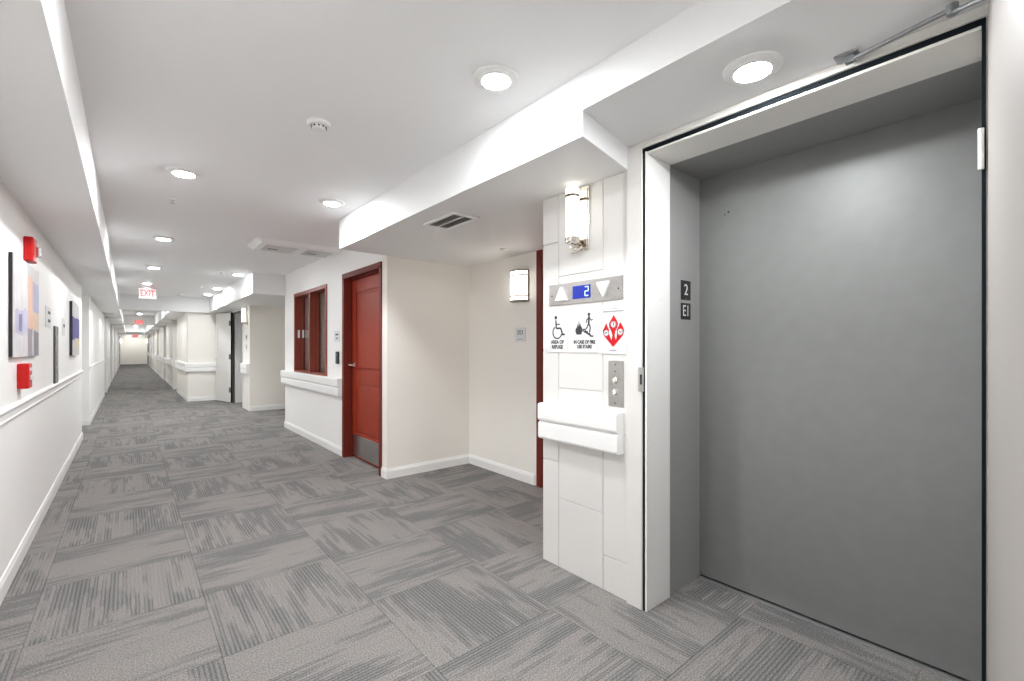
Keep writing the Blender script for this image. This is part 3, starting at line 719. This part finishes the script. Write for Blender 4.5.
# long two-slot ceiling panel by the window
r = thing('ceiling_air_unit', 'long white two-slot air unit on the ceiling above the red-framed window', 'vent', (1.50, 5.74, Z))
m = mb()
X0, X1_, Ya, Yb = -.46, .455, -.27, .27
m._add([(X0, Ya, 0), (X1_, Ya, 0), (X1_, Yb, 0), (X0, Yb, 0), (X0+.06, Ya+.03, -.045), (X1_-.02, Ya+.03, -.045), (X1_-.02, Yb-.03, -.045), (X0+.06, Yb-.03, -.045)],
       [(0,1,2,3),(4,5,6,7),(0,1,5,4),(1,2,6,5),(2,3,7,6),(3,0,4,7)])
m.build('housing', 'white_plastic', r)
for (a, b) in ((-.36, .0), (.07, .40)):
    f = mb().box(a, b, -.19, -.185, -.052, -.044).box(a, b, .185, .19, -.052, -.044).box(a, a+.006, -.185, .185, -.052, -.044).box(b-.006, b, -.185, .185, -.052, -.044).build('louvre_frame', 'white_plastic', r)
    mb().box(a+.02, b-.02, -.16, .17, -.049, -.045, .001, 1).build('louvre', 'aluminium', f)
    mb().box(a+.07, a+.17, .02, .05, -.0515, -.049).build('nozzle', 'screw_dark', f)

# EXIT signs
def exit_sign(loc, label, k=1):
    r = thing('exit_sign', label, 'exit sign', loc)
    mb().box(-.135*k, .135*k, -.0, .035, -.100*k, .100*k, .004).build('housing', 'aluminium', r)
    mb().box(-.128*k, .128*k, -.004, .0, -.093*k, .093*k, .001, 1).build('face', 'exit_face', r)
    text('lettering', 'EXIT', .165*k, -.0, .0, -.0055, 'exit_red', r, sx=.66, ext=.001, off=.003)
    return r
e1 = exit_sign((.277, 11.4, ZC-.130), 'nearest red EXIT sign hanging from the ceiling before the first cross beam')
mb().box(-.05, .05, .005, .03, .100, .1295, .002).build('canopy', 'aluminium', e1)
exit_sign((.289, 22.1-.035+.1-.002, 2.225), 'second red EXIT sign, mounted on the second cross beam', 1.05)
exit_sign((.32, 40.46, 2.05), 'farthest red EXIT sign on the last cross beam', 1.2)

# ------------------------------------------------------------ the open white door at the second elevator
d6 = sempty('door_6', (X2-.02, 12.35, 0), math.atan2(13.12-12.35, 1.66-(X2-.02)))
ll = math.hypot(13.12-12.35, 1.66-(X2-.02))
mb().box(0, ll, -.002, .042, .012, 2.10, .003).build('door_leaf', 'casing_paint' if False else 'pier_paint', d6)
for z in (.30, 1.07, 1.85): mb().box(-.02, .09, .042, .047, z-.06, z+.06, .001, 1).cyl((-.012, .045, z-.06), (-.012, .045, z+.06), .011, n=12).build('hinge', 'dark_steel', d6)
m = mb(); m.cyl((ll-.07, .042, 1.0), (ll-.07, .10, 1.0), .011, n=12); m.cyl((ll-.06, .10, 1.0), (ll-.18, .10, 1.0), .010, n=12); m.build('lever_handle', 'chrome', d6)
mb().box(ll-.10, ll-.09, .042, .046, 1.2, 1.75).build('edge_strip', 'sign_grey', d6)
mb().box(-.005, -.001, .0, .04, .012, 2.10).build('edge_seal', 'gasket', d6)
f2 = sempty('door_7', (X2, 11.8, 0))
def G_(o): o.matrix_parent_inverse = Matrix.Translation((-X2, -11.8, 0)); return o
m = mb(); m.box(X2-.012, X2+.03, 11.12, 11.2, 0, 2.139, .003); m.box(X2-.012, X2+.03, 12.4, 12.5, 0, 2.139, .003); m.box(X2-.012, X2+.03, 11.2, 12.4, 2.09, 2.139, .003)
G_(m.build('casing', 'pier_paint', f2))
G_(mb().box(X2+.03, X2+.30, 12.375, 12.4, 0, 2.09).build('jamb', 'pier_paint', f2))
G_(mb().box(X2+.03, X2+.30, 11.2, 12.375, 2.10, 2.139).build('head', 'pier_paint', f2))
G_(mb().box(X2+.002, X2+.014, 12.362, 12.374, 0, 2.09).box(X2+.002, X2+.014, 11.2, 12.374, 2.078, 2.09).build('gasket', 'gasket', f2))
G_(mb().box(X2+.60, X2+.64, 11.16, 12.44, .01, 2.139).box(X2+.31, X2+.6, 12.36, 12.4, 0, 2.139).build('elevator_panel', 'steel_paint', f2))
r = flat_sign('refuge_sign', 'tiny upper sign below the small distant sconce', 'sign', (X2-.0005, 10.80, 1.50), FW, .17, .15, .006)
mb().box(-.05, .05, -.007, -.006, -.03, .04).build('symbol', 'sign_ink', r)
r = flat_sign('fire_sign', 'tiny lower sign above the distant crash rail', 'sign', (X2-.0005, 10.80, 1.30), FW, .17, .15, .006)
mb().box(-.05, .05, -.007, -.006, -.03, .04).build('symbol', 'sign_grey', r)
# doors at the end of the corridor
for i, (x, rz) in enumerate(((XL+.0, FE), (XF-.0, FW))):
    d = sempty('door_%d' % (8+i), (x, 42.6, 0), rz)
    mb().box(-.52, .52, -.02, 0, 0, 2.08, .003).build('door_frame', 'dark_steel', d)
    mb().box(-.46, .46, -.026, -.02, .01, 2.03, .002).box(-.33, .33, -.030, -.026, .3, .9, .002).box(-.33, .33, -.030, -.026, 1.1, 1.9, .002).build('door_leaf', 'jamb_steel', d)
    mb().box(.36, .42, -.06, -.026, 1.0, 1.03, .002).build('lever_handle', 'chrome', d)
